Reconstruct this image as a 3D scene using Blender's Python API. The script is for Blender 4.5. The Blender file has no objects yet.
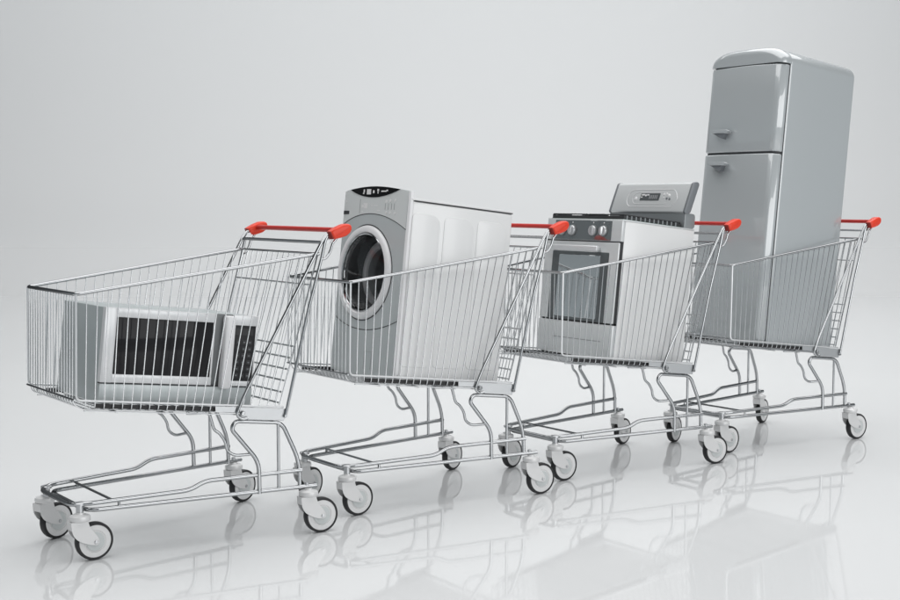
import bpy, bmesh, math, random
from mathutils import Vector, Matrix
random.seed(7)
scene = bpy.context.scene
COL = scene.collection
PI = math.pi

# ------------------------------------------------------------------ materials
def mat(name, color, rough=0.4, metal=0.0, coat=0.0, coat_rough=0.05, ior=1.5, noise=0.0, nscale=40.0, bump=0.0, bscale=200.0, spec=0.5, cvar=0.0):
    m = bpy.data.materials.new(name); m.use_nodes = True
    nt = m.node_tree; b = nt.nodes['Principled BSDF']
    b.inputs['Base Color'].default_value = (*color, 1)
    b.inputs['Roughness'].default_value = rough
    b.inputs['Metallic'].default_value = metal
    b.inputs['Coat Weight'].default_value = coat
    b.inputs['Coat Roughness'].default_value = coat_rough
    b.inputs['IOR'].default_value = ior
    b.inputs['Specular IOR Level'].default_value = spec
    if noise or cvar or bump:
        tc = nt.nodes.new('ShaderNodeTexCoord')
        n = nt.nodes.new('ShaderNodeTexNoise'); n.inputs['Scale'].default_value = nscale
        n.inputs['Detail'].default_value = 4
        nt.links.new(tc.outputs['Object'], n.inputs['Vector'])
        if noise:
            r = nt.nodes.new('ShaderNodeMapRange')
            r.inputs['To Min'].default_value = max(0.0, rough - noise); r.inputs['To Max'].default_value = rough + noise
            nt.links.new(n.outputs['Fac'], r.inputs['Value']); nt.links.new(r.outputs['Result'], b.inputs['Roughness'])
        if cvar:
            mx = nt.nodes.new('ShaderNodeMix'); mx.data_type = 'RGBA'
            mx.inputs['A'].default_value = (*[c * (1 - cvar) for c in color], 1)
            mx.inputs['B'].default_value = (*[min(1, c * (1 + cvar)) for c in color], 1)
            nt.links.new(n.outputs['Fac'], mx.inputs['Factor']); nt.links.new(mx.outputs['Result'], b.inputs['Base Color'])
        if bump:
            n2 = nt.nodes.new('ShaderNodeTexNoise'); n2.inputs['Scale'].default_value = bscale
            nt.links.new(tc.outputs['Object'], n2.inputs['Vector'])
            bp = nt.nodes.new('ShaderNodeBump'); bp.inputs['Strength'].default_value = bump; bp.inputs['Distance'].default_value = 0.002
            nt.links.new(n2.outputs['Fac'], bp.inputs['Height']); nt.links.new(bp.outputs['Normal'], b.inputs['Normal'])
    return m

M = {}
M['chrome'] = mat('chrome', (0.49, 0.50, 0.51), 0.11, 1.0, noise=0.02, nscale=20)
M['wire'] = mat('chrome_wire', (0.74, 0.75, 0.76), 0.22, 1.0, noise=0.02, nscale=20)
M['zinc'] = mat('zinc_plate', (0.58, 0.59, 0.60), 0.34, 1.0, noise=0.03, nscale=15)
M['fork'] = mat('fork_metal', (0.76, 0.76, 0.76), 0.32, 0.15, noise=0.012, nscale=5)
M['red'] = mat('red_plastic', (0.80, 0.048, 0.016), 0.35, cvar=0.03)
M['red_bar'] = mat('red_bar_plastic', (0.56, 0.028, 0.022), 0.35, cvar=0.03)
M['dark_red'] = mat('red_plastic_end', (0.30, 0.02, 0.012), 0.5)
M['rubber'] = mat('tyre_rubber', (0.018, 0.018, 0.02), 0.55, noise=0.1)
M['wheel'] = mat('wheel_plastic', (0.80, 0.80, 0.80), 0.32, noise=0.02, nscale=8)
M['hub'] = mat('wheel_hub', (0.62, 0.65, 0.65), 0.3, noise=0.02, nscale=8)
M['white'] = mat('white_enamel', (0.77, 0.775, 0.775), 0.34, coat=0.4, coat_rough=0.16)
M['white'].node_tree.nodes['Principled BSDF'].inputs['Coat IOR'].default_value = 1.6
M['frame'] = mat('frame_wire', (0.86, 0.87, 0.88), 0.42, 1.0)
M['whitetrim'] = mat('white_trim', (0.80, 0.80, 0.81), 0.3, coat=0.2)
M['grey_front'] = mat('grey_front', (0.54, 0.575, 0.58), 0.34, 0.15, coat=0.3, noise=0.012, nscale=3)
M['fascia'] = mat('grey_fascia', (0.70, 0.725, 0.72), 0.34, 0.05, coat=0.3, noise=0.012, nscale=3)
M['seam'] = mat('dark_seam', (0.035, 0.037, 0.04), 0.6)
M['seam_soft'] = mat('soft_seam', (0.30, 0.31, 0.32), 0.6)
M['black_gloss'] = mat('black_display', (0.005, 0.005, 0.006), 0.35, spec=0.12)
M['icon'] = mat('display_icon', (0.8, 0.8, 0.8), 0.5)
M['silver'] = mat('silver_panel', (0.72, 0.74, 0.745), 0.3, 0.35, noise=0.012, nscale=3)
M['steel'] = mat('steel_panel', (0.68, 0.70, 0.705), 0.32, 0.25, noise=0.012, nscale=3)
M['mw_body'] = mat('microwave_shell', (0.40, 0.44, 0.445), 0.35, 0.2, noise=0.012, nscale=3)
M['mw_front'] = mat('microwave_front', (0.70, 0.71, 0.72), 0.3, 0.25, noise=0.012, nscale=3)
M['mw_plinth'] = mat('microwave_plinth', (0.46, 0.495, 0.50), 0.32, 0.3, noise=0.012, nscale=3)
M['mw_recess'] = mat('microwave_recess', (0.15, 0.16, 0.165), 0.4)
M['dark_glass'] = mat('dark_glass', (0.022, 0.022, 0.024), 0.06, ior=1.3, spec=0.3)
M['key'] = mat('keypad_key', (0.022, 0.023, 0.025), 0.45)
M['keymark'] = mat('keypad_mark', (0.14, 0.15, 0.16), 0.5)
M['stove_panel'] = mat('stove_control_glass', (0.19, 0.205, 0.21), 0.05, 0.6, coat=1.0, coat_rough=0.02)
M['oven_glass'] = mat('oven_glass', (0.56, 0.585, 0.59), 0.04, 0.9, coat=0.5, coat_rough=0.02)
M['knob'] = mat('knob_metal', (0.66, 0.67, 0.68), 0.28, 0.7)
M['iron'] = mat('cast_iron', (0.028, 0.03, 0.032), 0.5, noise=0.1)
M['hob'] = mat('hob_enamel', (0.10, 0.11, 0.115), 0.25, coat=0.4)
M['bg_cap'] = mat('end_cap_grey', (0.20, 0.215, 0.23), 0.4, 0.2)
M['bg_base'] = mat('backguard_base', (0.32, 0.34, 0.35), 0.35, 0.5)
M['fridge'] = mat('fridge_enamel', (0.455, 0.485, 0.497), 0.36, 0.15, coat=1.0, coat_rough=0.03)
M['fridge'].node_tree.nodes['Principled BSDF'].inputs['Coat IOR'].default_value = 1.9
M['door_glass'] = mat('oven_door_glass', (0.085, 0.095, 0.098), 0.1, coat=0.6)
M['hob_glass'] = mat('green_glass_edge', (0.09, 0.15, 0.13), 0.15, coat=0.6)
M['keypad'] = mat('keypad_black', (0.026, 0.027, 0.029), 0.4, spec=0.2)
M['drum'] = mat('drum_steel', (0.42, 0.43, 0.44), 0.5, 0.35, noise=0.08, nscale=60)
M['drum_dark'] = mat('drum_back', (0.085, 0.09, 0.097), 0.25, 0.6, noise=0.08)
M['rubber_grey'] = mat('door_gasket', (0.10, 0.105, 0.11), 0.5)

g = bpy.data.materials.new('porthole_glass'); g.use_nodes = True
nt = g.node_tree; nt.nodes.remove(nt.nodes['Principled BSDF'])
tr = nt.nodes.new('ShaderNodeBsdfTransparent'); tr.inputs['Color'].default_value = (0.95, 0.96, 0.965, 1)
gl = nt.nodes.new('ShaderNodeBsdfGlossy'); gl.inputs['Roughness'].default_value = 0.03
fr = nt.nodes.new('ShaderNodeFresnel'); fr.inputs['IOR'].default_value = 1.45
mx = nt.nodes.new('ShaderNodeMixShader')
nt.links.new(fr.outputs[0], mx.inputs[0]); nt.links.new(tr.outputs[0], mx.inputs[1]); nt.links.new(gl.outputs[0], mx.inputs[2])
nt.links.new(mx.outputs[0], nt.nodes['Material Output'].inputs['Surface'])
M['glass'] = g

for k_, tint in (('chrome', .12), ('wire', .2), ('zinc', .6)):
    M[k_].node_tree.nodes['Principled BSDF'].inputs['Specular Tint'].default_value = (tint, tint, tint, 1)

# ------------------------------------------------------------------ mesh helpers
def fillet(pts, rad, n=5):
    """polyline with rounded corners; rad a number or one per point"""
    P = [Vector(p) for p in pts]
    out = [P[0]]
    for i in range(1, len(P) - 1):
        r = rad[i] if isinstance(rad, (list, tuple)) else rad
        a, b, c = P[i - 1], P[i], P[i + 1]
        d1 = a - b; d2 = c - b
        l = min(r, d1.length * .49, d2.length * .49)
        if l < 1e-5: out.append(b); continue
        p0 = b + d1.normalized() * l; p1 = b + d2.normalized() * l
        for k in range(n + 1):
            t = k / n
            out.append(p0 * (1 - t) ** 2 + b * 2 * t * (1 - t) + p1 * t * t)
    out.append(P[-1])
    return out

class MB:
    def __init__(self): self.bm = bmesh.new(); self.mats = []
    def _m(self, m):
        if m not in self.mats: self.mats.append(m)
        return self.mats.index(m)
    def tube(self, pts, r, seg=10, m='chrome', closed=False, cap=True):
        bm = self.bm; mi = self._m(m)
        P = [Vector(p) for p in pts]
        Q = [P[0]]
        for p in P[1:]:
            if (p - Q[-1]).length > 1e-6: Q.append(p)
        P = Q; n = len(P)
        up = None; rings = []
        for i in range(n):
            if closed: t = P[(i + 1) % n] - P[i - 1]
            elif i == 0: t = P[1] - P[0]
            elif i == n - 1: t = P[-1] - P[-2]
            else: t = (P[i + 1] - P[i]).normalized() + (P[i] - P[i - 1]).normalized()
            t.normalize()
            if up is None:
                up = Vector((0, 0, 1)) if abs(t.z) < .9 else Vector((1, 0, 0))
            u = (up - t * up.dot(t)).normalized(); v = t.cross(u); up = u
            rings.append([bm.verts.new(P[i] + (u * math.cos(2 * PI * k / seg) + v * math.sin(2 * PI * k / seg)) * r) for k in range(seg)])
        m_ = n if closed else n - 1
        for i in range(m_):
            A, B = rings[i], rings[(i + 1) % n]
            for k in range(seg):
                f = bm.faces.new((A[k], A[(k + 1) % seg], B[(k + 1) % seg], B[k])); f.smooth = True; f.material_index = mi
        if cap and not closed:
            f = bm.faces.new(list(reversed(rings[0]))); f.material_index = mi
            f = bm.faces.new(rings[-1]); f.material_index = mi
        return self
    def box(self, lo, hi, m, bev=0.0, seg=2):
        bm = self.bm; mi = self._m(m)
        x0, y0, z0 = lo; x1, y1, z1 = hi
        v = [bm.verts.new(p) for p in ((x0, y0, z0), (x1, y0, z0), (x1, y1, z0), (x0, y1, z0), (x0, y0, z1), (x1, y0, z1), (x1, y1, z1), (x0, y1, z1))]
        F = [bm.faces.new([v[i] for i in q]) for q in ((3, 2, 1, 0), (4, 5, 6, 7), (0, 1, 5, 4), (1, 2, 6, 5), (2, 3, 7, 6), (3, 0, 4, 7))]
        for f in F: f.material_index = mi
        if bev:
            es = list({e for f in F for e in f.edges})
            r = bmesh.ops.bevel(bm, geom=es, offset=bev, segments=seg, affect='EDGES', profile=.5)
            for f in r['faces']: f.material_index = mi; f.smooth = True
        return self
    def prism(self, poly, axis, a, b, m, bev=0.0, seg=2, smooth=False, bevel_end=0):
        """extrude a 2D polygon along an axis from a to b. axis 0:(y,z) 1:(x,z) 2:(x,y)"""
        bm = self.bm; mi = self._m(m)
        def mk(p, c):
            return {0: (c, p[0], p[1]), 1: (p[0], c, p[1]), 2: (p[0], p[1], c)}[axis]
        A = [bm.verts.new(mk(p, a)) for p in poly]; B = [bm.verts.new(mk(p, b)) for p in poly]
        n = len(poly); F = []
        fa = bm.faces.new(A); fb = bm.faces.new(list(reversed(B))); F += [fa, fb]
        for i in range(n):
            f = bm.faces.new((A[i], B[i], B[(i + 1) % n], A[(i + 1) % n])); f.smooth = smooth; F.append(f)
        for f in F: f.material_index = mi
        bmesh.ops.recalc_face_normals(bm, faces=F)
        if bev:
            es = set()
            if bevel_end >= 0: es |= set(fa.edges)
            if bevel_end <= 0: es |= set(fb.edges)
            r = bmesh.ops.bevel(bm, geom=list(es), offset=bev, segments=seg, affect='EDGES', profile=.5)
            for f in r['faces']: f.material_index = mi; f.smooth = True
        return self
    def lathe(self, prof, m, seg=32, mtx=None, caps=(True, True)):
        """prof: (radius, height) along local z"""
        bm = self.bm; mi = self._m(m); mtx = mtx or Matrix()
        rings = []
        for r, z in prof:
            rings.append([bm.verts.new(mtx @ Vector((r * math.cos(2 * PI * k / seg), r * math.sin(2 * PI * k / seg), z))) for k in range(seg)])
        F = []
        for i in range(len(rings) - 1):
            for k in range(seg):
                f = bm.faces.new((rings[i][k], rings[i][(k + 1) % seg], rings[i + 1][(k + 1) % seg], rings[i + 1][k])); f.smooth = True; F.append(f)
        if caps[0] and prof[0][0] > 1e-6: F.append(bm.faces.new(list(reversed(rings[0]))))
        if caps[1] and prof[-1][0] > 1e-6: F.append(bm.faces.new(rings[-1]))
        for f in F: f.material_index = mi
        return self
    def build(self, name, parent=None, angle=40):
        me = bpy.data.meshes.new(name)
        bmesh.ops.remove_doubles(self.bm, verts=self.bm.verts, dist=1e-7)
        self.bm.normal_update()
        self.bm.to_mesh(me); self.bm.free()
        for m in self.mats: me.materials.append(M[m] if isinstance(m, str) else m)
        if hasattr(me, 'set_sharp_from_angle'):
            me.set_sharp_from_angle(angle=math.radians(angle))
        o = bpy.data.objects.new(name, me); COL.objects.link(o)
        if parent: o.parent = parent
        return o

def thing(name, label, cat, loc, rot=(0, 0, 0), group=None):
    o = bpy.data.objects.new(name, None); COL.objects.link(o)
    o.empty_display_size = .1
    o.location = loc; o.rotation_euler = rot
    o['label'] = label; o['category'] = cat
    if group: o['group'] = group
    return o

def arc(cx, cy, r, a0, a1, n):
    return [(cx + r * math.cos(a0 + (a1 - a0) * k / n), cy + r * math.sin(a0 + (a1 - a0) * k / n)) for k in range(n + 1)]

def rrect(x0, y0, x1, y1, r, n=5):
    if not isinstance(r, (tuple, list)): r = (r,) * 4      # bl, br, tr, tl
    p = []
    p += arc(x0 + r[0], y0 + r[0], r[0], PI, 1.5 * PI, n) if r[0] else [(x0, y0)]
    p += arc(x1 - r[1], y0 + r[1], r[1], 1.5 * PI, 2 * PI, n) if r[1] else [(x1, y0)]
    p += arc(x1 - r[2], y1 - r[2], r[2], 0, .5 * PI, n) if r[2] else [(x1, y1)]
    p += arc(x0 + r[3], y1 - r[3], r[3], .5 * PI, PI, n) if r[3] else [(x0, y1)]
    return p

# ------------------------------------------------------------------ the shopping cart (x along it, handle at +x; near side -y)
TH = 0.11                                        # slope of the basket floor
def hw(x): return .2245 + .074 * x               # half width of basket
def bw(x): return .176 + .138 * x                # half width of base
def zf(x): return .495 - .1105 * x               # basket floor
RT0, RT1 = Vector((-.066, 0, .860)), Vector((.770, 0, .967))       # rim front, rim rear
LB0, LB1 = Vector((-.072, 0, .529)), Vector((.630, 0, .449))       # side lower wire
def sidept(v, s, off=0): return Vector((v.x, s * (hw(v.x) + off), v.z))

def make_cart(label):
    root = thing('shopping_cart', label, 'shopping cart', (0, 0, 0), group='chrome shopping carts standing in a row')
    # --- basket wires
    b = MB()
    NS = 24
    for s in (-1, 1):
        lo = [sidept(LB0, s), sidept(LB1, s)]
        for k in range(1, NS):
            t = k / NS
            top = sidept(RT0.lerp(RT1, t), s); bot = sidept(LB0.lerp(LB1, t), s)
            if bot.x < .43:
                fl = Vector((bot.x, s * (hw(bot.x) - .022), zf(bot.x)))
                crn = Vector((bot.x, s * hw(bot.x), zf(bot.x)))
                b.tube(fillet([top, crn, fl], .014, 3), .0019, 6, 'wire')
            else:
                b.tube([top, bot], .0019, 6, 'wire')
        # frame wire: front edge down, round corner, along the bottom to the plate
        b.tube(fillet([sidept(RT0, s, .003), sidept(LB0, s, .003), sidept(LB1, s, .003)], .018, 5), .0037, 8, 'frame')
    # cross wires of the floor
    for k in range(1, NS):
        x = LB0.lerp(LB1, k / NS).x
        if x < .62:
            w = hw(x) - (.022 if x < .43 else .001)
            b.tube([(x, -w, zf(x)), (x, w, zf(x))], .0019, 6, 'wire')
    # front + floor wires, bent where the front meets the floor
    NF = 18
    for k in range(1, NF):
        t = k / NF * 2 - 1
        p0 = Vector((RT0.x, t * hw(RT0.x), RT0.z)); p1 = Vector((LB0.x - .002, t * hw(-.07), LB0.z))
        p2 = Vector((LB0.x + .004, t * hw(-.065), zf(-.06) + .008)); p3 = Vector((-.035, t * (hw(-.035) - .006), zf(-.035) - .004)); p4 = Vector((.615, t * (hw(.6) - .01), zf(.615) - .004))
        b.tube(fillet([p0, p1, p2, p3, p4], .012, 3), .0019, 6, 'wire')
    w = hw(-.072)
    b.tube([(-.0765, -w, .530), (-.0765, w, .530)], .0034, 8, 'chrome')
    # floor edge flats along both sides and bearers below the floor
    for s in (-1, 1):
        for z_ in (0,):
            b.prism([(-.045, s * hw(-.045) - s * .004), (.60, s * (hw(.6) - .004)), (.60, s * (hw(.6) - .012)), (-.045, s * (hw(-.045) - .012))], 2, 0, .003, 'zinc')
    b.bm.verts.ensure_lookup_table()
    for v in b.bm.verts:                      # drop the flats (built at z 0..0.003) onto the sloping floor
        if v.co.z < .01: v.co.z += zf(v.co.x) - .009
    for x in (.06, .22, .38, .60):
        b.tube([(x, -hw(x) + .008, zf(x) - .009), (x, hw(x) - .008, zf(x) - .009)], .0035, 8, 'chrome')
    bo = b.build('basket', root)
    for s in (-1, 1):
        b = MB()
        b.prism([(-.012, s * (hw(-.012) - .0045)), (.396, s * (hw(.396) - .0045)), (.396, s * (hw(.396) - .0085)), (-.012, s * (hw(-.012) - .0085))], 2, 0, .0145, 'rubber')
        for v in b.bm.verts: v.co.z += zf(v.co.x) + .002
        b.build('side_strip', bo)
    r = MB()
    wf = hw(RT0.x) + .001; wr = hw(RT1.x) + .001
    r.tube(fillet([(RT1.x, -wr, RT1.z), (RT0.x, -wf, RT0.z), (RT0.x, wf, RT0.z), (RT1.x, wr, RT1.z)],   .014, 4), .0058, 12, 'chrome')
    r.build('rim', bo)
    # --- rear gate
    b = MB()
    def gp(t, y, off=0): # t 0 top 1 bottom
        p = Vector((.770, 0, .967)).lerp(Vector((.622, 0, .455)), t)
        return Vector((p.x + off, y * (hw(p.x) - .008), p.z))
    b.tube([gp(0, -1), gp(0, 1)], .0036, 8, 'chrome')
    for tt, rr in ((.206, .0028), (.614, .0031), (.69, .0031), (.765, .0031), (.84, .0031), (.915, .0031), (.985, .0032)):
        b.tube([gp(tt, -1, -.003), gp(tt, 1, -.003)], rr, 7, 'wire')
    for k in range(0, 15):
        y = -1 + 2 * k / 14
        b.tube([gp(0, y), gp(1, y)], .0021 if 0 < k < 14 else .0032, 6, 'wire')
    b.build('rear_gate', root)
    # --- handle frame : struts, hooks, cross bar
    b = MB()
    def hy(x, s, o=.008): return s * (hw(x) + o)
    for s in (-1, 1):
        def P(x, z, o=.009): return Vector((x, s * (hw(x) + o), z))
        b.tube(fillet([P(.496, .4245), P(.479, .420), P(.455, .437), P(.4835, .501), P(.7755, 1.008), P(.792, 1.030), P(.825, 1.0415)], [.01, .014, .016, .05, .02, .02, .01], 5), .0055, 10, 'chrome')
        b.tube(fillet([P(.633, .417), P(.7225, .776), P(.7735, .948), P(.789, 1.012), P(.797, 1.026)], .03, 4), .0052, 10, 'chrome')
        b.tube(fillet([P(.838, 1.030, .012), P(.8265, 1.014, .012), P(.8155, 1.003, .012), P(.8055, .972, .012), P(.788, .950, .012), P(.774, .949, .011)], .014, 4), .0045, 10, 'chrome')
        b.prism([(.780, 1.003), (.797, 1.028), (.822, 1.026), (.812, 1.004)], 1, s * (hw(.79) + .004), s * (hw(.79) + .008), 'zinc')
    b.tube([(.779, -hw(.779) - .009, 1.006), (.779, hw(.779) + .009, 1.006)], .0055, 10, 'chrome')
    b.build('handle_frame', root)
    # --- side plates with bolts
    for s in (-1, 1):
        b = MB()
        y0, y1 = s * .0015, s * .0045
        b.prism([(.468, .4630), (.640, .4425), (.632, .4015), (.485, .4195), (.472, .428)], 1, y0, y1, 'zinc', bev=.001, seg=1)
        b.prism([(.385, .4535), (.468, .4445), (.468, .4630), (.385, .4720)], 1, y0, y1, 'zinc')
        for v in b.bm.verts: v.co.y += s * hw(v.co.x)
        p = b.build('side_plate', root)
        for (x, z, rr) in ((.4795, .4405, .0085), (.633, .4185, .006)):
            b = MB()
            y = s * (hw(x) + .0045)
            mt = Matrix.Translation((x, y, z)) @ Matrix.Rotation(s * -PI / 2, 4, 'X')
            b.lathe([(rr, 0), (rr, .008), (rr * .8, .0105), (rr * .45, .0105), (rr * .4, .009), (0.0001, .009)], 'chrome', 16, mt)
            b.build('bolt', p)
    # --- legs (arch tubes)
    for s in (-1, 1):
        b = MB()
        def P(x, z, o=0): return Vector((x, s * (.203 + .095 * x + o), z))
        b.tube(fillet([P(.545, .158), P(.544, .268), P(.447, .388), P(.462, .4135), P(.629, .3945), P(.692, .256), P(.694, .158)], [.01, .035, .028, .028, .03, .05, .01], 6), .0072, 12, 'chrome')
        b.tube([P(.6155, .392), P(.6155, .165)], .0052, 10, 'chrome')
        # welded saddle up to the plate
        b.tube([P(.50, .412), P(.50, .430, .006)], .005, 8, 'chrome')
        b.tube([P(.60, .400), P(.60, .420, .006)], .005, 8, 'chrome')
        b.build('leg', root)
        b = MB()
        def G(x, z, o=0): return Vector((x, s * (.190 + .095 * x + o), z))
        b.tube(fillet([G(.300, .452), G(.377, .447), G(.3935, .388), G(.411, .377), G(.432, .347), G(.4355, .316), G(.463, .2945), G(.522, .2965, .012)], [.01, .012, .012, .014, .02, .02, .02, .01], 5), .005, 10, 'chrome')
        b.build('nesting_guide', root)
    # --- base rack
    b = MB()
    zu0, zu1, zl = .188, .2235, .165
    xs = [(.755, zl)]
    lowN = [(.753, -bw(.753), zl), (-.005, -bw(-.005), zl), (-.026, -bw(-.026) + .03, zl), (-.026, bw(-.026) - .03, zl), (-.005, bw(-.005), zl), (.753, bw(.753), zl)]
    b.tube(fillet(lowN, .02, 4), .0073, 12, 'chrome')
    o_ = .001
    up = [(.700, -bw(.700), zu1), (.358, -bw(.358), zu1 - .003), (.308, -bw(.308), .195), (-.028, -bw(-.028), zu0 - .001), (-.067, -bw(-.067) + .036, .182),
          (-.067, bw(-.067) - .036, .182), (-.028, bw(-.028), zu0 - .001), (.308, bw(.308), .195), (.358, bw(.358), zu1 - .003), (.700, bw(.700), zu1)]
    b.tube(fillet(up, [0, .03, .03, .03, .022, .022, .03, .03, .03, 0], 5), .0073, 12, 'chrome')
    b.tube([(.055, -bw(.055), .1905), (.055, bw(.055), .1905)], .0042, 8, 'chrome')
    for s in (-1, 1):
        b.tube([(.075, s * bw(.075), zl), (.075, s * bw(.075), .190)], .005, 8, 'chrome')
        b.lathe([(.0115, .153), (.0115, .181), (.0185, .182), (.0185, .1885), (.0165, .1905), (.0001, .1905)], 'zinc', 24, Matrix.Translation((-.043, s * .153, 0)))
        b.lathe([(.007, .165), (.007, .178), (.0001, .178)], 'zinc', 12, Matrix.Translation((.718, s * bw(.718), 0)))
    b.build('base_rack', root)
    # --- handle
    b = MB()
    b.tube([(.838, -.292, 1.0475), (.838, .292, 1.0475)], .0088, 14, 'red_bar')
    h = b.build('handle', root)
    for s in (-1, 1):
        b = MB()
        # wedge-like moulded grip, profile in x,z, swept over its width with rounded edges
        prof = [(.797, 1.0440), (.811, 1.0165), (.834, 1.0195), (.862, 1.0270), (.877, 1.0375), (.8835, 1.0500), (.8815, 1.0630), (.871, 1.0695), (.850, 1.0680), (.824, 1.0580)]
        prof = [(p.x, p.y) for p in fillet([(q[0], q[1], 0) for q in prof], .006, 3)]
        b.prism(prof, 1, s * .284, s * .319, 'red', bev=.009, seg=4, smooth=True)
        gpo = b.build('grip', h, 60)
        b = MB()
        b.prism([(.7955, 1.0420), (.8085, 1.0165), (.8115, 1.0180), (.7990, 1.0445)], 1, s * .289, s * .314, 'dark_red', bev=.001)
        b.build('grip_collar', gpo)
    # --- casters
    def caster(loc, rz):
        e = MB()
        # origin at top of stem, wheel centre at (.045,0,-.0936)
        e.lathe([(.012, .004), (.013, -.001), (.024, -.003), (.0315, -.006), (.0335, -.011), (.0335, -.018), (.0315, -.022), (.028, -.024)], 'fork', 32, Matrix())
        cx, cz = .045, -.0936
        W = lambda x, z: (cx + x, cz + z, 0)
        poly = [(-.0355, -.0225), (.0205, -.0225)]
        poly += [(p.x, p.y) for p in fillet([W(-.0245, .0700), W(-.0205, .053), W(-.0085, .034), W(.0035, .021), W(.0105, .006)], .02, 3)]
        poly += arc(cx, cz, .0115, .3, -2.0, 8)
        poly += [(p.x, p.y) for p in fillet([W(-.0165, -.0085), W(-.0425, .0007), W(-.0665, .0168), W(-.0790, .040), W(-.0805, .0690)], .02, 3)]
        for s in (-1, 1):
            e.prism(poly, 1, s * .0172, s * .0200, 'fork', bev=.0008, seg=1)
        e.prism([(-.035, -.0232), (.020, -.0232), (.021, -.028), (-.0348, -.028)], 1, -.0172, .0172, 'fork')
        e.prism([(-.0345, -.028), (-.0320, -.028), (-.0300, -.050), (-.0325, -.050)], 1, -.0171, .0171, 'fork')
        rotm = Matrix.Translation((cx, 0, cz)) @ Matrix.Rotation(PI / 2, 4, 'X')
        for s in (-1, 1):
            e.lathe([(.0062, 0.0185), (.0062, .0225), (.005, .0236), (.0001, .0236)] if s > 0 else [(.0062, -.0185), (.0062, -.0225), (.005, -.0236), (.0001, -.0236)], 'zinc', 12, rotm)
        c = e.build('caster', root); c.location = loc; c.rotation_euler = (0, 0, rz)
        e = MB()
        w = .0125
        e.lathe([(.0525, -w), (.0590, -w), (.0606, -w + .002), (.0614, -w + .005), (.0614, w - .005), (.0606, w - .002), (.0590, w), (.0525, w), (.052, 0), (.0525, -w)], 'rubber', 48, rotm, (False, False))
        e.build('tyre', c)
        e = MB()
        e.lathe([(.0001, -w + .001), (.0525, -w + .001), (.0525, w - .001), (.0365, w - .0005), (.0350, w - .003), (.0335, w - .003), (.0320, w), (.0001, w + .001)], 'wheel', 48, rotm)
        e.lathe([(.0001, -w), (.0320, -w + .0002), (.0320, -w + .001)], 'hub', 40, rotm, (False, False))
        e.lathe([(.0312, w + .0004), (.0300, w + .0018), (.0120, w + .0024), (.0001, w + .0024)], 'hub', 40, rotm)
        e.build('wheel', c)
        return c
    ft = -.045
    caster((ft, -.158, .155), 0)
    caster((ft, .164, .155), math.radians(18))
    caster((.720, -.283, .155), math.radians(-6))
    caster((.720, .276, .155), math.radians(18))
    return root

def copy_tree(o, parent=None):
    c = o.copy(); COL.objects.link(c); c.parent = parent
    for ch in list(o.children): copy_tree(ch, c)
    return c

labels = ['chrome wire shopping cart with the microwave lying in its basket, foremost of the row',
          'chrome wire shopping cart with red handle holding the washing machine',
          'chrome wire shopping cart with red handle holding the gas stove',
          'chrome wire shopping cart holding the tall grey fridge, last of the row']
cart = make_cart(labels[0])
for i in (1, 2, 3):
    c = copy_tree(cart); c.location = (float(i), 0, 0); c['label'] = labels[i]
    j = (0, 3, -4, 5)[i]
    for ch in c.children:                       # casters never stand quite alike
        if ch.name.startswith('caster'): ch.rotation_euler.z += math.radians((0, 1.5, -2, 1)[i])

# ------------------------------------------------------------------ microwave (front towards -y)
t = thing('microwave', 'silver microwave oven with black window and keypad lying in the foremost cart', 'microwave', (.0045, 0, .498), (0, TH, 0))
yf = -.200
b = MB()
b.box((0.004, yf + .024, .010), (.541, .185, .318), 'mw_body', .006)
for x in (.05, .49):
    for y in (-.14, .14):
        b.lathe([(.012, 0.001), (.014, .011)], 'seam', 14, Matrix.Translation((x, y, 0)))
b.build('body', t)
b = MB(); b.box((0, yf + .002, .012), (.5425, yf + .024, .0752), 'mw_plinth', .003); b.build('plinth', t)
b = MB(); b.box((.002, yf + .006, .0750), (.5405, yf + .024, .0790), 'seam'); b.build('door_gap', t)
b = MB()
zt = .3185
# door: frame of four bars round the window
b.box((0, yf, .0788), (.040, yf + .024, zt), 'mw_front', .0025)
b.box((.3795, yf + .004, .0788), (.3870, yf + .024, zt), 'mw_front', .001)
b.box((.0385, yf + .0004, .2885), (.3865, yf + .0238, zt - .0003), 'mw_front', .0025)
b.box((.0385, yf + .0004, .0791), (.3865, yf + .0238, .1065), 'mw_front', .0025)
d = b.build('door', t)
b = MB(); b.box((.038, yf + .004, .104), (.381, yf + .016, .291), 'dark_glass', .001); b.build('window', d)
b = MB()
b.box((.3868, yf + .012, .0788), (.4600, yf + .024, zt), 'mw_recess', .001)
b.build('handle_recess', d)
b = MB()
poly = rrect(.4145, .0700, .4500, .3150, .009, 4)
b.prism(poly, 1, yf - .022, yf + .004, 'whitetrim', bev=.006, seg=3, bevel_end=1)
b.box((.420, yf + .003, .085), (.446, yf + .013, .105), 'mw_recess'); b.box((.420, yf + .003, .285), (.446, yf + .013, .305), 'mw_recess')
b.build('handle', d)
b = MB()
b.box((.4520, yf, .2845), (.5425, yf + .024, zt), 'mw_front', .002)
b.box((.4520, yf, .0788), (.5425, yf + .024, .0965), 'mw_front', .002)
b.box((.5370, yf + .0004, .0960), (.5423, yf + .024, .2850), 'mw_front', .001)
cp = b.build('control_panel', t)
b = MB(); b.box((.4525, yf + .003, .096), (.5372, yf + .02, .285), 'keypad', .001)
b.box((.462, yf + .0022, .252), (.528, yf + .004, .274), 'key'); kp = b.build('keypad', cp)
b = MB()
for r_ in range(6):
    for c_ in range(3):
        x = .468 + c_ * .0215; z = .108 + r_ * .0225
        b.box((x, yf + .0018, z), (x + .0165, yf + .0035, z + .015), 'key', .0008, 1)
        b.box((x + .0045, yf + .0012, z + .005), (x + .0115, yf + .0020, z + .0095), 'keymark')
b.build('buttons', kp)

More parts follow.
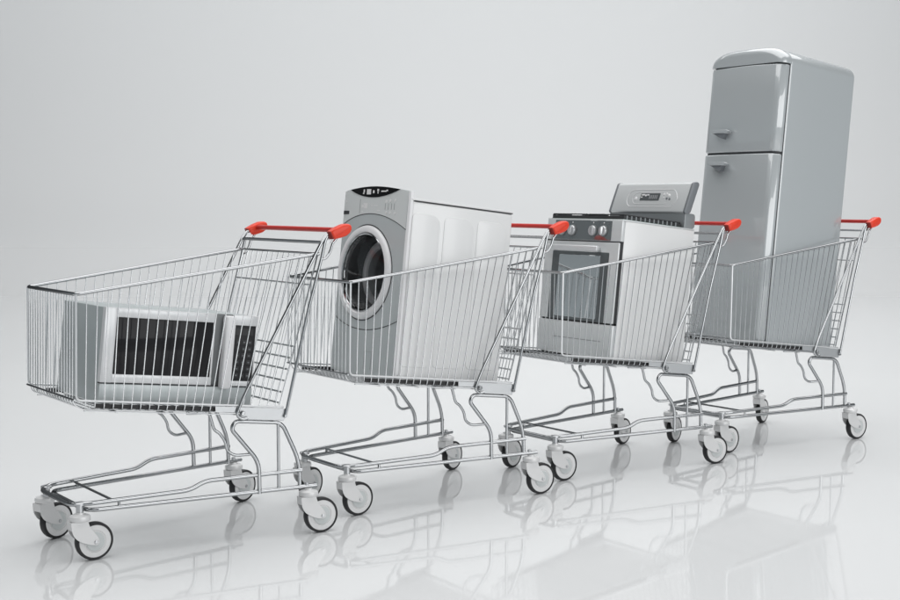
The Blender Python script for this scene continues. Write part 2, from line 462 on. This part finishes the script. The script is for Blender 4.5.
# ------------------------------------------------------------------ washing machine (front towards -x)
t = thing('washing_machine', 'white front loading washing machine with grey front and round porthole in the second cart', 'washing machine', (1.1085, 0, .486), (0, TH, 0))
YN, YF = -.228, .229
b = MB()
b.box((.018, YN, .004), (.493, YF, .668), 'white', .010, 3)
b.bm.normal_update()
bmesh.ops.delete(b.bm, geom=[f for f in b.bm.faces if f.normal.x < -.99], context='FACES')       # open behind the porthole
body = b.build('body', t)
b = MB(); b.box((.030, YN + .0015, .6675), (.492, YF - .0015, .6705), 'seam'); b.build('lid_gap', body)
b = MB(); b.box((.012, YN, .6702), (.4935, YF, .6790), 'white', .004, 2)
b.build('lid', body)
for x0, x1 in ((.022, .150), (.168, .306), (.324, .468)):     # pressed panels in the near side
    for s in (-1, 1):
        b = MB()
        y = YN if s < 0 else YF
        b.prism(rrect(x0, .06, x1, .626, (.02, .02, .045, .02), 8), 1, y + s * .0024, y - s * .004, 'white', bev=.0022, seg=3, bevel_end=1, smooth=True)
        b.build('pressed_panel', body)
# front: bulged grey panel (cross-section over y), with raised curved top
def fx(y): return -.004 + .010 * (abs(y) / .228) ** 2.5        # bulge of the front in x
b = MB(); bm = b.bm
NY = 40; mi = b._m('grey_front'); mw = b._m('whitetrim')
CR = (.022, .393)   # porthole centre (y,z)
RO = .176
def topz(y): return .7205 - .0195 * (abs(y - .003) / .23) ** 1.8
# front surface with a round hole: rings from the hole to the outline
NA = 96
def outline(a):
    # ray from CR to the outline rectangle (yl..yr, .006..topz)
    dy, dz = math.cos(a), math.sin(a)
    lo, hi = 0, 1.2
    for _ in range(40):
        m_ = (lo + hi) / 2; y = CR[0] + dy * m_; z = CR[1] + dz * m_
        if YN + .010 < y < YF - .010 and .006 < z < topz(y): lo = m_
        else: hi = m_
    return lo
rings = []
for q in (0, .12, .3, .5, .7, .85, .96, 1.0):
    ring = []
    for k in range(NA):
        a = 2 * PI * k / NA
        L = outline(a); rr = RO + (L - RO) * q
        y = CR[0] + math.cos(a) * rr; z = CR[1] + math.sin(a) * rr
        x = fx(y)
        ring.append(bm.verts.new((x, y, z)))
    rings.append(ring)
# rounded edge back to the body
ring = []
for v in rings[-1]:
    y, z = v.co.y, v.co.z
    ring.append(bm.verts.new((fx(y) + .006, y + .008 * (1 if y > CR[0] else -1) * (abs(y - CR[0]) > .19), z)))
edge1 = ring
ring = [bm.verts.new((.022, v.co.y, v.co.z)) for v in edge1]
allr = rings + [edge1, ring]
for i in range(len(allr) - 1):
    for k in range(NA):
        f = bm.faces.new((allr[i][k], allr[i][(k + 1) % NA], allr[i + 1][(k + 1) % NA], allr[i + 1][k])); f.smooth = True
        f.material_index = mi if i < len(rings) - 1 else mw
        if i >= len(rings) - 1:
            zc = (allr[i][k].co.z + allr[i][(k + 1) % NA].co.z) / 2; yc = allr[i][k].co.y
            f.material_index = mw if abs(yc - .0005) > .2 else mi
bm.normal_update()
if bm.faces[:][10].normal.x > 0: bmesh.ops.reverse_faces(bm, faces=bm.faces[:])
fp = b.build('front_panel', t, 35)
ARC = None
# dark arcs drawn as grooves lying on the front
def onfront(y, z, o=.0012): return (fx(y) - o, y, z)
b = MB()
def arcpts(p, n=40):
    # parabola-ish circle through three points (y,z)
    (y1, z1), (y2, z2), (y3, z3) = p
    A = 2 * (y2 - y1); B = 2 * (z2 - z1); C_ = y2 * y2 + z2 * z2 - y1 * y1 - z1 * z1
    D = 2 * (y3 - y2); E_ = 2 * (z3 - z2); F_ = y3 * y3 + z3 * z3 - y2 * y2 - z2 * z2
    cx = (C_ * E_ - F_ * B) / (E_ * A - B * D); cz = (C_ * D - A * F_) / (B * D - A * E_)
    R = math.hypot(y1 - cx, z1 - cz); a0 = math.atan2(z1 - cz, y1 - cx); a1 = math.atan2(z3 - cz, y3 - cx)
    if a0 - a1 > PI: a1 += 2 * PI
    if a1 - a0 > PI: a1 -= 2 * PI
    return [(cx + R * math.cos(a0 + (a1 - a0) * k / n), cz + R * math.sin(a0 + (a1 - a0) * k / n)) for k in range(n + 1)]
b2 = MB(); bm = b2.bm; mi = b2._m('fascia')
ap = arcpts(((.2165, .572), (.045, .6155), (-.2165, .561)), 44)
rowA, rowB, rowC = [], [], []
for y, z in ap:
    zt_ = topz(y) - .0015
    rowA.append([bm.verts.new(onfront(y, z + (zt_ - z) * q, .0009)) for q in (0, .25, .5, .75, 1)] + [bm.verts.new((.010, y, zt_ + .0024))])
for i in range(len(rowA) - 1):
    for k in range(5):
        f = bm.faces.new((rowA[i][k], rowA[i + 1][k], rowA[i + 1][k + 1], rowA[i][k + 1])); f.smooth = True
for i in (0, -1):
    pass
bm.normal_update()
if bm.faces[:][90].normal.x > 0: bmesh.ops.reverse_faces(bm, faces=bm.faces[:])
fa = b2.build('control_fascia', t)
for P3 in (((.218, .572), (.045, .6155), (-.2175, .561)), ((.218, .218), (.005, .1775), (-.2175, .226))):
    b.tube([onfront(y, z, -.0004) for y, z in arcpts(P3)], .0019, 6, 'seam')
b.tube([onfront(y, z, -.0004) for y, z in [(CR[0] + .1815 * math.cos(2 * PI * k / 72), CR[1] + .1815 * math.sin(2 * PI * k / 72)) for k in range(72)]], .0023, 6, 'seam', closed=True)
b.tube([onfront(*q, 0) for q in ((-.028, .032), (-.028, .0985), (-.075, .0985), (-.075, .032))], .0011, 6, 'seam_soft')
b.build('seam_line', fp)
# porthole door ring (axis -x)
pm = Matrix.Translation((0, CR[0], CR[1])) @ Matrix.Rotation(-PI / 2, 4, 'Y')     # local z -> -x
b = MB()
b.lathe([(.1790, -.006), (.1790, .006), (.1760, .012), (.166, .0165), (.156, .0165), (.1525, .013), (.1505, .006), (.150, .000)], 'whitetrim', 72, pm, (False, False))
ring_o = b.build('door', t)
b = MB()
b.lathe([(.1505, .0105), (.1478, .0120), (.1440, .0095), (.1425, .0030), (.1405, -.012), (.136, -.034)], 'chrome', 72, pm, (False, False))
b.build('door_trim', ring_o)
b = MB()
b.lathe([(.146, .001), (.14, .007), (.11, .013), (.06, .018), (.0001, .020)], 'glass', 48, pm, (False, False))
b.bm.normal_update()
if sum(f.normal.x for f in b.bm.faces) > 0: bmesh.ops.reverse_faces(b.bm, faces=b.bm.faces[:])
b.build('glass', ring_o)
b = MB()
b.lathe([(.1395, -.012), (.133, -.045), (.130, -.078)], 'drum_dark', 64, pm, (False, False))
b.lathe([(.130, -.078), (.127, -.071), (.120, -.068), (.103, -.071), (.098, -.078)], 'whitetrim', 64, pm, (False, False))
b.lathe([(.098, -.078), (.100, -.110), (.165, -.112), (.168, -.30), (.150, -.33), (.05, -.345), (.0001, -.345)], 'drum', 64, pm, (False, False))
dr = b.build('drum', t)
for k in range(3):
    b = MB()
    a = 2 * PI * k / 3 - 1.45
    mtx = pm @ Matrix.Rotation(a, 4, 'Z')
    e = len(b.bm.verts)
    b.box((.118, -.022, -.30), (.166, .022, -.125), 'drum', .012, 3)
    b.bm.verts.ensure_lookup_table()
    for v in b.bm.verts[e:]: v.co = mtx @ v.co
    b.build('paddle', dr)
# cut a round opening through the body's front by building the drum in front of it: body starts behind the bowl
# display lens, icons, dial, keys, drawer
b = MB()
up = arcpts(((.171, .7075), (.003, .7195), (-.168, .7085)), 24)
dn = arcpts(((-.168, .7085), (.012, .6785), (.171, .7075)), 24)
loop = up + dn[1:-1]
bm = b.bm; mi = b._m('black_gloss')
A = [bm.verts.new(onfront(y, min(z, topz(y) + .0006), .0028)) for y, z in loop]; B = [bm.verts.new(onfront(y, min(z, topz(y) + .0006), -.003)) for y, z in loop]
n = len(loop)
for i in range(n):
    bm.faces.new((A[i], A[(i + 1) % n], B[(i + 1) % n], B[i]))
# strip fill between upper and lower arcs
nu = len(up)
for i in range(nu - 1):
    a0, a1 = A[i], A[i + 1]
    l0 = A[(2 * nu - 2 - i) % n]; l1 = A[2 * nu - 3 - i]
    vs = []
    for v in (a0, a1, l1, l0):
        if v not in vs: vs.append(v)
    if len(vs) > 2: bm.faces.new(vs)
bmesh.ops.recalc_face_normals(bm, faces=bm.faces[:])
ds = b.build('display', fa)
def lab(y0, y1, z0, z1, m, o=.0036, name=None, par=None):
    b = MB()
    ym = (y0 + y1) / 2
    o += .0006
    b.box((fx(ym) - o, y0, z0), (fx(ym) - o + .0025, y1, z1), m)
    b.build(name, par)
for q in ((.062, .070, .697, .7085), (.064, .073, .691, .696), (.018, .046, .6895, .7095), (-.006, .004, .694, .7045), (-.036, -.026, .700, .7095), (-.034, -.028, .6925, .698), (-.085, -.052, .6985, .7035), (-.095, -.085, .701, .7065)):
    lab(*q, 'icon', name='display_icon', par=ds)
for y0, y1, z0, z1 in ((.066, .078, .640, .650), (.040, .060, .637, .656), (.060, .066, .652, .657), (.004, .012, .646, .650), (-.030, -.006, .646, .649), (-.048, -.032, .627, .6305), (.068, .076, .622, .626), (.1985, .2045, .660, .666)):
    lab(y0, y1, z0, z1, 'icon', .0012, 'panel_mark', fa)
for k, (y, z) in enumerate(((-.088, .663), (-.113, .666), (-.143, .667), (-.092, .622), (-.116, .621), (-.146, .620))):
    b = MB()
    b.lathe([(.0055, 0), (.0055, .0015), (.0001, .0015)], 'icon', 12, Matrix.Translation((fx(y) - .001, y, z)) @ Matrix.Rotation(-PI / 2, 4, 'Y'))
    b.build('touch_button', fa)
for y in (-.083, -.103, -.123, -.140):
    lab(y - .0010, y + .0010, .632, .656, 'seam_soft', .0010, 'panel_mark', fa)
lab(.160, .2120, .6135, .6270, 'seam', .0014, 'drawer_grip', fa)
lab(.0905, .0925, .617, .672, 'seam_soft', .0010, 'drawer_edge', fa)

# ------------------------------------------------------------------ gas stove (front towards -x)
t = thing('gas_stove', 'white gas stove with steel front, black control panel and raised backguard in the third cart', 'stove', (2.190, 0, .487), (0, TH, 0))
def sy(y): return -.234 + (y + .2225) * .962
SN, SF = -.234, .236
H = .585
b = MB()
b.box((.012, SN, .004), (.424, SF, H - .003), 'white', .004)
for x in (.05, .38):
    for y in (-.19, .19): b.lathe([(.012, -.004), (.014, .006)], 'seam', 12, Matrix.Translation((x, y, 0)))
b.build('body', t)
b = MB()
b.box((-.006, SN + .0005, .4945), (.0125, SF - .0005, H), 'steel', .004)
cp = b.build('control_panel', t)
b = MB(); b.prism(rrect(sy(-.1600), .4965, sy(.2085), .5805, .003, 2), 0, -.0085, -.003, 'stove_panel', bev=.001, seg=1, bevel_end=1); b.build('panel_glass', cp)
for yk in (.157, .0905, -.0455, -.1122):
    b = MB()
    km = Matrix.Translation((-.0085, sy(yk), .537)) @ Matrix.Rotation(-PI / 2, 4, 'Y')
    b.lathe([(.0255, 0), (.0255, .002), (.0240, .003)], 'mw_recess', 28, km)
    b.lathe([(.0215, .002), (.0210, .009), (.0195, .0115), (.0001, .012)], 'knob', 28, km)
    e = len(b.bm.verts)
    b.box((-.0045, -.017, .010), (.0045, .017, .019), 'knob', .002)
    b.bm.verts.ensure_lookup_table()
    for v in b.bm.verts[e:]: v.co = km @ (Matrix.Rotation(random.uniform(-.2, .2) + PI / 2, 4, 'Z') @ v.co)
    b.build('knob', cp)
    b = None
for yk in (.157, .0905, -.0455, -.1122):
    b = MB()
    b.lathe([(.003, 0), (.003, .001), (.0001, .001)], 'icon', 10, Matrix.Translation((-.0086, sy(yk), .571)) @ Matrix.Rotation(-PI / 2, 4, 'Y'))
    b.build('panel_mark', cp)
for yk in (-.078, .125, -.14):
    b = MB(); b.box((-.0092, sy(yk) - .005, .566), (-.0080, sy(yk) + .005, .572), 'keymark'); b.build('panel_mark', cp)
b = MB(); b.box((-.002, SN + .002, .4895), (.0125, SF - .004, .4950), 'seam')
b.box((-.002, SN + .0030, .148), (.0125, SN + .0058, .491), 'seam')
b.box((-.002, SN + .003, .146), (.0125, SF - .003, .1540), 'seam'); b.build('door_gap', t)
b = MB()
b.box((-.010, SN + .0058, .1535), (.012, SF - .002, .4897), 'steel', .003)
d = b.build('oven_door', t)
b = MB(); b.prism(rrect(sy(-.1625), .1535, sy(.2050), .4470, .004, 2), 0, -.0125, -.006, 'door_glass', bev=.001, seg=1, bevel_end=1); b.build('door_glass', d)
b = MB(); b.prism(rrect(sy(-.1130), .165, sy(.1570), .4320, .006, 3), 0, -.0140, -.009, 'oven_glass', bev=.0008, seg=1, bevel_end=1); b.build('window', d)
b = MB()
b.prism(rrect(-.050, .4480, -.034, .4715, .006, 4), 1, sy(-.1215), sy(.2110), 'mw_front', bev=.003, seg=2, smooth=True)
for y in (sy(-.10), sy(.19)):
    b.box((-.044, y - .008, .453), (-.008, y + .008, .466), 'knob', .002)
b.build('handle', d)
b = MB()
b.box((-.010, SN + .001, .008), (.0125, SF - .001, .1462), 'steel', .003)
dw = b.build('drawer', t)
b = MB(); b.box((-.0112, sy(-.1534), .0735), (-.0095, sy(.158), .0765), 'seam_soft'); b.build('drawer_line', dw)
# hob
b = MB()
b.box((-.004, SN - .001, H - .0035), (.424, SF + .001, H + .0025), 'steel', .002)
b.box((.008, SN + .008, H + .002), (.355, SF - .008, H + .0050), 'hob_glass', .001)
b.box((.010, SN + .010, H + .0048), (.352, SF - .010, H + .0180), 'iron', .002)
for k in range(12):
    for y in (SN + .0076, SF - .0124):
        b.box((.022 + k * .0262, y, H + .0046), (.0285 + k * .0262, y + .0048, H + .0205), 'bg_base')
hb = b.build('hob', t)
for cx in (.10, .262):
    for cy in (-.115, .117):
        b = MB()
        b.lathe([(.040, H + .017), (.040, H + .0195), (.032, H + .0205), (.032, H + .0225), (.0001, H + .023)], 'iron', 24, Matrix.Translation((cx, cy, 0)))
        b.build('burner', hb)
for cy in (-.115, .117):
    b = MB()
    y0, y1 = cy - .105, cy + .105
    zt_, zb_ = H + .0260, H + .0205
    for y in (y0, y1):
        b.box((.012, y - .0035, zb_), (.345, y + .0035, zt_), 'iron', .001, 1)
    for k in range(13):
        x = .0135 + k * .0275
        full = k in (0, 6, 12)
        if full: b.box((x - .004, y0, zb_ + .0004), (x + .004, y1, zt_ - .0004), 'iron', .001, 1)
        for y in (y0, y1):
            b.box((x - .0035, y - .0032, H + .0175), (x + .0035, y + .0032, zb_ + .0008), 'iron') if k in (0, 6, 12) else None
        if not full:
            b.box((x - .003, y0, zb_ + .0006), (x + .003, y0 + .055, zt_ - .0006), 'iron')
            b.box((x - .003, y1 - .055, zb_ + .0006), (x + .003, y1, zt_ - .0006), 'iron')
    b.build('grate', hb)
# backguard : profile in (u,w), pedestal and overhanging leaning console
b = MB()
b.prism([(p.x, p.y) for p in fillet([(.385, .652, 0), (.360, .652, 0), (.360, H + .002, 0), (.4245, H + .002, 0), (.4225, .652, 0), (.385, .652, 0)], [0, .004, .004, .018, .014, 0], 4)][:-1], 1, SN + .002, SF - .002, 'bg_base', bev=.002, seg=2)
bgp = b.build('backguard_base', t)
prof0 = [(.353, .655), (.364, .647), (.388, .654), (.428, .781), (.419, .791), (.393, .787)]
def profile(ins, r=.010):
    cx_ = sum(p[0] for p in prof0) / 6; cz_ = sum(p[1] for p in prof0) / 6
    q = [(cx_ + (p[0] - cx_) * (1 - ins / .03), cz_ + (p[1] - cz_) * (1 - ins / .075), 0) for p in prof0]
    q.append(q[0]); q2 = fillet([((q[0][0] + q[-2][0]) / 2, (q[0][1] + q[-2][1]) / 2, 0)] + q[:-1] + [((q[0][0] + q[-2][0]) / 2, (q[0][1] + q[-2][1]) / 2, 0)], r, 4)
    return [(p.x, p.y) for p in q2[:-1]]
b = MB()
b.prism(profile(0), 1, SN + .0125, SF - .0125, 'silver', smooth=True)
bg = b.build('backguard', t)
for y0, y1 in ((SN - .001, SN + .0118), (SF - .0118, SF + .001)):
    b = MB(); b.prism(profile(-.0012), 1, y0, y1, 'bg_cap', bev=.002, seg=2, smooth=True); b.build('end_cap', bg)
# console front frame : e along face, normal out
F0 = Vector((.3538, 0, .656)); F1 = Vector((.3926, 0, .786)); fe = (F1 - F0).normalized(); fn = Vector((-fe.z, 0, fe.x))
fm = Matrix(((fn.x, 0, fe.x, F0.x), (0, 1, 0, 0), (fn.z, 0, fe.z, F0.z), (0, 0, 0, 1)))       # local (n, y, e)
def onface(bmo, e):
    bmo.verts.ensure_lookup_table()
    for v in bmo.verts[e:]: v.co = fm @ v.co
b = MB()
ov = [(p.x, p.y) for p in fillet([(sy(-.128), .022, 0), (sy(.150), .022, 0), (sy(.176), .062, 0), (sy(.150), .104, 0), (sy(-.128), .104, 0), (sy(-.152), .062, 0)], .03, 5)]
b.tube([fm @ Vector((.0004, p[0], p[1])) for p in ov], .0014, 6, 'whitetrim', closed=True)
ov2 = [(y * .72 + .004, (z - .063) * .66 + .063) for y, z in ov]
b.tube([fm @ Vector((.0003, p[0], p[1])) for p in ov2], .0009, 6, 'whitetrim', closed=True)
b.build('console_outline', bg)
b = MB(); b.prism(rrect(sy(-.039), .052, sy(.084), .0865, .002, 2), 0, -.001, .0012, 'hob'); onface(b.bm, 0)
dsp = b.build('display', bg)
b = MB()
for y0, y1, z0, z1 in ((.058, .078, .076, .083), (.046, .056, .072, .081), (.030, .044, .076, .082), (.070, .080, .066, .071)):
    b.box((.0008, sy(y0), z0), (.0018, sy(y1), z1), 'icon')
for k in range(5): b.box((.0008, sy(.020 - k * .011), .060), (.0016, sy(.026 - k * .011), .078), 'seam_soft')
onface(b.bm, 0); b.build('display_digits', dsp)
for y, z, rr, m_ in ((-.062, .082, .006, 'icon'), (-.080, .084, .005, 'icon'), (-.095, .076, .008, 'icon'), (-.086, .062, .006, 'bg_cap'), (-.104, .060, .006, 'bg_cap'), (-.066, .066, .004, 'icon'), (.112, .062, .009, 'whitetrim')):
    b = MB()
    b.lathe([(rr, -.001), (rr, .001), (rr * .8, .002), (.0001, .002)], m_, 14, Matrix.Translation((0, sy(y), z)) @ Matrix.Rotation(PI / 2, 4, 'Y'))
    onface(b.bm, 0); b.build('console_button', bg)

# ------------------------------------------------------------------ refrigerator (front towards -x)
t = thing('refrigerator', 'tall grey two door retro refrigerator with rounded top in the last cart', 'refrigerator', (3.158, 0, .486), (0, TH, 0))
FN, FF = -.226, .216
yc = (FN + FF) / 2; hwF = (FF - FN) / 2
def cap_poly(ins=0.0, z0=.004, rise=0.0):
    # body section over (y,z): straight sides, rounded shoulders, softly arched top
    pts = [(FN + ins, z0)]
    sh = []
    n = 28
    for k in range(n + 1):
        a = PI - PI * k / n
        e = 2 / 3.6
        c_, s_ = math.cos(a), math.sin(a)
        y = yc + (hwF - ins) * math.copysign(abs(c_) ** e, c_)
        z = 1.300 + rise + (.074 - ins) * abs(s_) ** .95
        sh.append((y, z))
    return pts + sh + [(FF - ins, z0)]
b = MB()
b.prism(cap_poly(), 0, 0.002, .478, 'fridge', bev=.012, seg=4, smooth=True)
b.build('body', t, 50)
# cap front flush with the doors
def door_section(depth, r, n=8):
    # (x,y) plan of a door: bulged front with rounded vertical edges
    pts = [(-.004, FN + .001)]
    front = []
    N = 26
    for k in range(N + 1):
        y = FN + .001 + (2 * hwF - .002) * k / N
        s_ = (y - yc) / hwF
        edge = max(0, (abs(s_) - (1 - r / hwF)) / (r / hwF))
        x = -depth - .006 * (1 - s_ * s_) + (depth - .010) * (1 - math.sqrt(max(0, 1 - edge ** 2.2)))
        front.append((x, y))
    return pts + front + [(-.004, FF - .001)]
def slab(name, z0, z1, parent, top=None, bot=None, m='fridge', depth=.05, r=.034):
    """door slab with subdivided height, its top edge may be curved"""
    b = MB(); bm = b.bm; mi = b._m(m)
    sec = door_section(depth, r)
    # dense edge sampling
    dens = []
    for (x0, y0), (x1, y1) in zip(sec, sec[1:]):
        for k in range(3): dens.append((x0 + (x1 - x0) * k / 3, y0 + (y1 - y0) * k / 3))
    dens.append(sec[-1]); sec = dens
    rows = []
    rb = .007
    lv = [(0, rb), (rb * .3, rb * .3), (rb, 0), (None, 0), (rb, 0), (rb * .3, rb * .3), (0, rb)]
    for i, (dz, ins) in enumerate(lv):
        row = []
        for (x, y) in sec:
            zt = z1 + (top((y - yc) / hwF) if top else 0); zb = z0 + (bot((y - yc) / hwF) if bot else 0)
            if i < 3: z = zb + dz
            elif i == 3: z = (zb + zt) / 2
            else: z = zt - dz
            s_ = (y - yc) / hwF
            row.append(bm.verts.new((min(x + ins, -.003), yc + (y - yc) * (1 - ins / hwF), z)))
        rows.append(row)
    for i in range(len(rows) - 1):
        for k in range(len(sec) - 1):
            f = bm.faces.new((rows[i][k], rows[i][k + 1], rows[i + 1][k + 1], rows[i + 1][k])); f.smooth = True
        f = bm.faces.new((rows[i][-1], rows[i][0], rows[i + 1][0], rows[i + 1][-1]))
    bm.faces.new(rows[0]); bm.faces.new(list(reversed(rows[-1])))
    bmesh.ops.recalc_face_normals(bm, faces=bm.faces[:])
    return b.build(name, parent, 50)
arch = lambda s: .004 * (1 - s * s)
# crown above the doors: same section as the body, pulled forward and rounded
b = MB()
bm = b.bm; mi = b._m('fridge')
rows = []
for (x, ins) in ((.010, 0), (-.020, .0005), (-.034, .003), (-.045, .010), (-.051, .020), (-.054, .034)):
    row = []
    cp_ = cap_poly(ins, 1.2935)
    for (y, z) in cp_:
        row.append(bm.verts.new((x - .004 * (1 - ((y - yc) / hwF) ** 2), y, z + (arch((y - yc) / hwF) if z < 1.295 else 0))))
    rows.append(row)
n = len(rows[0])
for i in range(len(rows) - 1):
    for k in range(n):
        f = bm.faces.new((rows[i][k], rows[i][(k + 1) % n], rows[i + 1][(k + 1) % n], rows[i + 1][k])); f.smooth = True
bm.faces.new(rows[0]); bm.faces.new(list(reversed(rows[-1])))
bmesh.ops.recalc_face_normals(bm, faces=bm.faces[:])
b.build('crown', t, 50)
def fridge_door(z0, z1, hz, top=None):
    d = slab('door', z0, z1, t, top)
    b = MB()
    yl, yr = FF - .080, FF - .188
    # handle: flat tongue on a tapering neck
    b.prism([(yl, hz + .007), (yr + .012, hz + .006), (yr, hz - .002), (yr + .012, hz - .011), (yl, hz - .010)], 0, -.094, -.064, 'fridge', bev=.004, seg=2)
    b.prism([(yl - .006, hz - .010), (yr + .030, hz - .010), (yr + .045, hz - .036), (yl - .045, hz - .030)], 0, -.084, -.045, 'bg_cap', bev=.003, seg=2)
    b.build('handle', d)
    return d
fridge_door(.8875, 1.2885, .985, arch)
fridge_door(.020, .8790, .833)
b = MB()
b.prism([(x * .86, yc + (y - yc) * .985) for x, y in door_section(.05, .05)], 2, .878, .889, 'seam')
b.prism([(x * .80, yc + (y - yc) * .975) for x, y in door_section(.05, .05)], 2, 1.282, 1.297, 'seam')
b.box((-.005, FN + .0025, .02), (.0035, FF - .0025, 1.292), 'seam')
b.build('door_gasket', t)

# ------------------------------------------------------------------ studio floor and backdrop
CAM = Vector((-1.5298, -4.1527, 1.1510)); YAW, PITCH = -.63593, .076415
V = Vector((-math.sin(YAW), math.cos(YAW), 0)); Rr = Vector((V.y, -V.x, 0))
def sweep(name, prof, m, width=30, nx=8):
    b = MB(); bm = b.bm; mi = b._m(m)
    rows = []
    for (dd, z) in prof:
        rows.append([bm.verts.new(Vector((CAM.x, CAM.y, 0)) + V * dd + Rr * (-width + 2 * width * k / nx) + Vector((0, 0, z))) for k in range(nx + 1)])
    for i in range(len(rows) - 1):
        for k in range(nx):
            f = bm.faces.new((rows[i][k], rows[i][k + 1], rows[i + 1][k + 1], rows[i + 1][k])); f.smooth = True
    o = b.build(name, None, 80); o['kind'] = 'structure'
    return o
M['floor'] = mat('glossy_floor', (0.70, 0.71, 0.715), 0.04, 0.0, ior=1.5, bump=0.02, bscale=3.0)
M['backdrop'] = mat('paper_backdrop', (0.705, 0.715, 0.72), 0.7)
nt = M['backdrop'].node_tree          # the sheet's gloss dies away where it curves up
tc = nt.nodes.new('ShaderNodeTexCoord'); sx = nt.nodes.new('ShaderNodeSeparateXYZ'); mr = nt.nodes.new('ShaderNodeMapRange')
nt.links.new(tc.outputs['Object'], sx.inputs[0]); nt.links.new(sx.outputs['Z'], mr.inputs['Value'])
mr.inputs['From Max'].default_value = 1.6; mr.inputs['To Min'].default_value = .045; mr.inputs['To Max'].default_value = .75
nt.links.new(mr.outputs['Result'], nt.nodes['Principled BSDF'].inputs['Roughness'])
D0, RC = 15.5, 4.0
sweep('floor', [(-14, 0), (0, 0), (8, 0), (D0, 0)], 'floor')
sweep('backdrop', [(D0, 0)] + [(D0 + RC * math.sin(a), RC - RC * math.cos(a)) for a in [PI / 2 * k / 24 for k in range(1, 25)]] + [(D0 + RC, 8), (D0 + RC, 14)], 'backdrop')

# ------------------------------------------------------------------ light
WORLD, P_TOP, P_KEY, P_BACK = .47, 1225, 280, 640
w = bpy.data.worlds.new('World'); scene.world = w; w.use_nodes = True
wn = w.node_tree; bgn = wn.nodes['Background']
tcw = wn.nodes.new('ShaderNodeTexCoord'); sep = wn.nodes.new('ShaderNodeSeparateXYZ'); rmp = wn.nodes.new('ShaderNodeValToRGB')
wn.links.new(tcw.outputs['Generated'], sep.inputs[0]); wn.links.new(sep.outputs['Z'], rmp.inputs[0]); wn.links.new(rmp.outputs[0], bgn.inputs['Color'])
rmp.color_ramp.elements[0].position = 0.0; rmp.color_ramp.elements[0].color = (.86, .95, 1.0, 1)
rmp.color_ramp.elements[1].position = .4; rmp.color_ramp.elements[1].color = (.12, .125, .13, 1)
bgn.inputs['Strength'].default_value = WORLD

def area(name, loc, target, sx, sy_, power, col=(1, 1, 1)):
    L = bpy.data.lights.new(name, 'AREA'); L.shape = 'RECTANGLE'; L.size = sx; L.size_y = sy_; L.energy = power; L.color = col
    o = bpy.data.objects.new(name, L); COL.objects.link(o); o.location = loc
    o.rotation_euler = (Vector(target) - Vector(loc)).to_track_quat('-Z', 'Y').to_euler()
    return o
area('softbox_overhead', (2.6, -.2, 8.0), (2.6, -.2, 0), 17, 11, P_TOP)
area('softbox_key', (3.2, -9.0, 2.7), (2.6, 0, .8), 9, 3.8, P_KEY)
bc = Vector((CAM.x, CAM.y, 0)) + V * 12 - Rr * 1.0
area('softbox_backdrop', (bc.x, bc.y, 9), (bc.x + V.x * 7, bc.y + V.y * 7, .9), 17, 4, P_BACK)

# ------------------------------------------------------------------ camera
cd = bpy.data.cameras.new('camera'); cd.sensor_width = 36; cd.lens = 1.45283 * 36; cd.clip_end = 200; cd.clip_start = .05
co = bpy.data.objects.new('camera', cd); COL.objects.link(co); co.location = CAM
co.rotation_euler = (PI / 2 - PITCH, 0, YAW)
scene.camera = co
scene.view_settings.view_transform = 'Standard'; scene.view_settings.look = 'None'
scene.view_settings.exposure = 0; scene.view_settings.gamma = 1
scene.cycles.max_bounces = 10; scene.cycles.glossy_bounces = 6; scene.cycles.transparent_max_bounces = 12
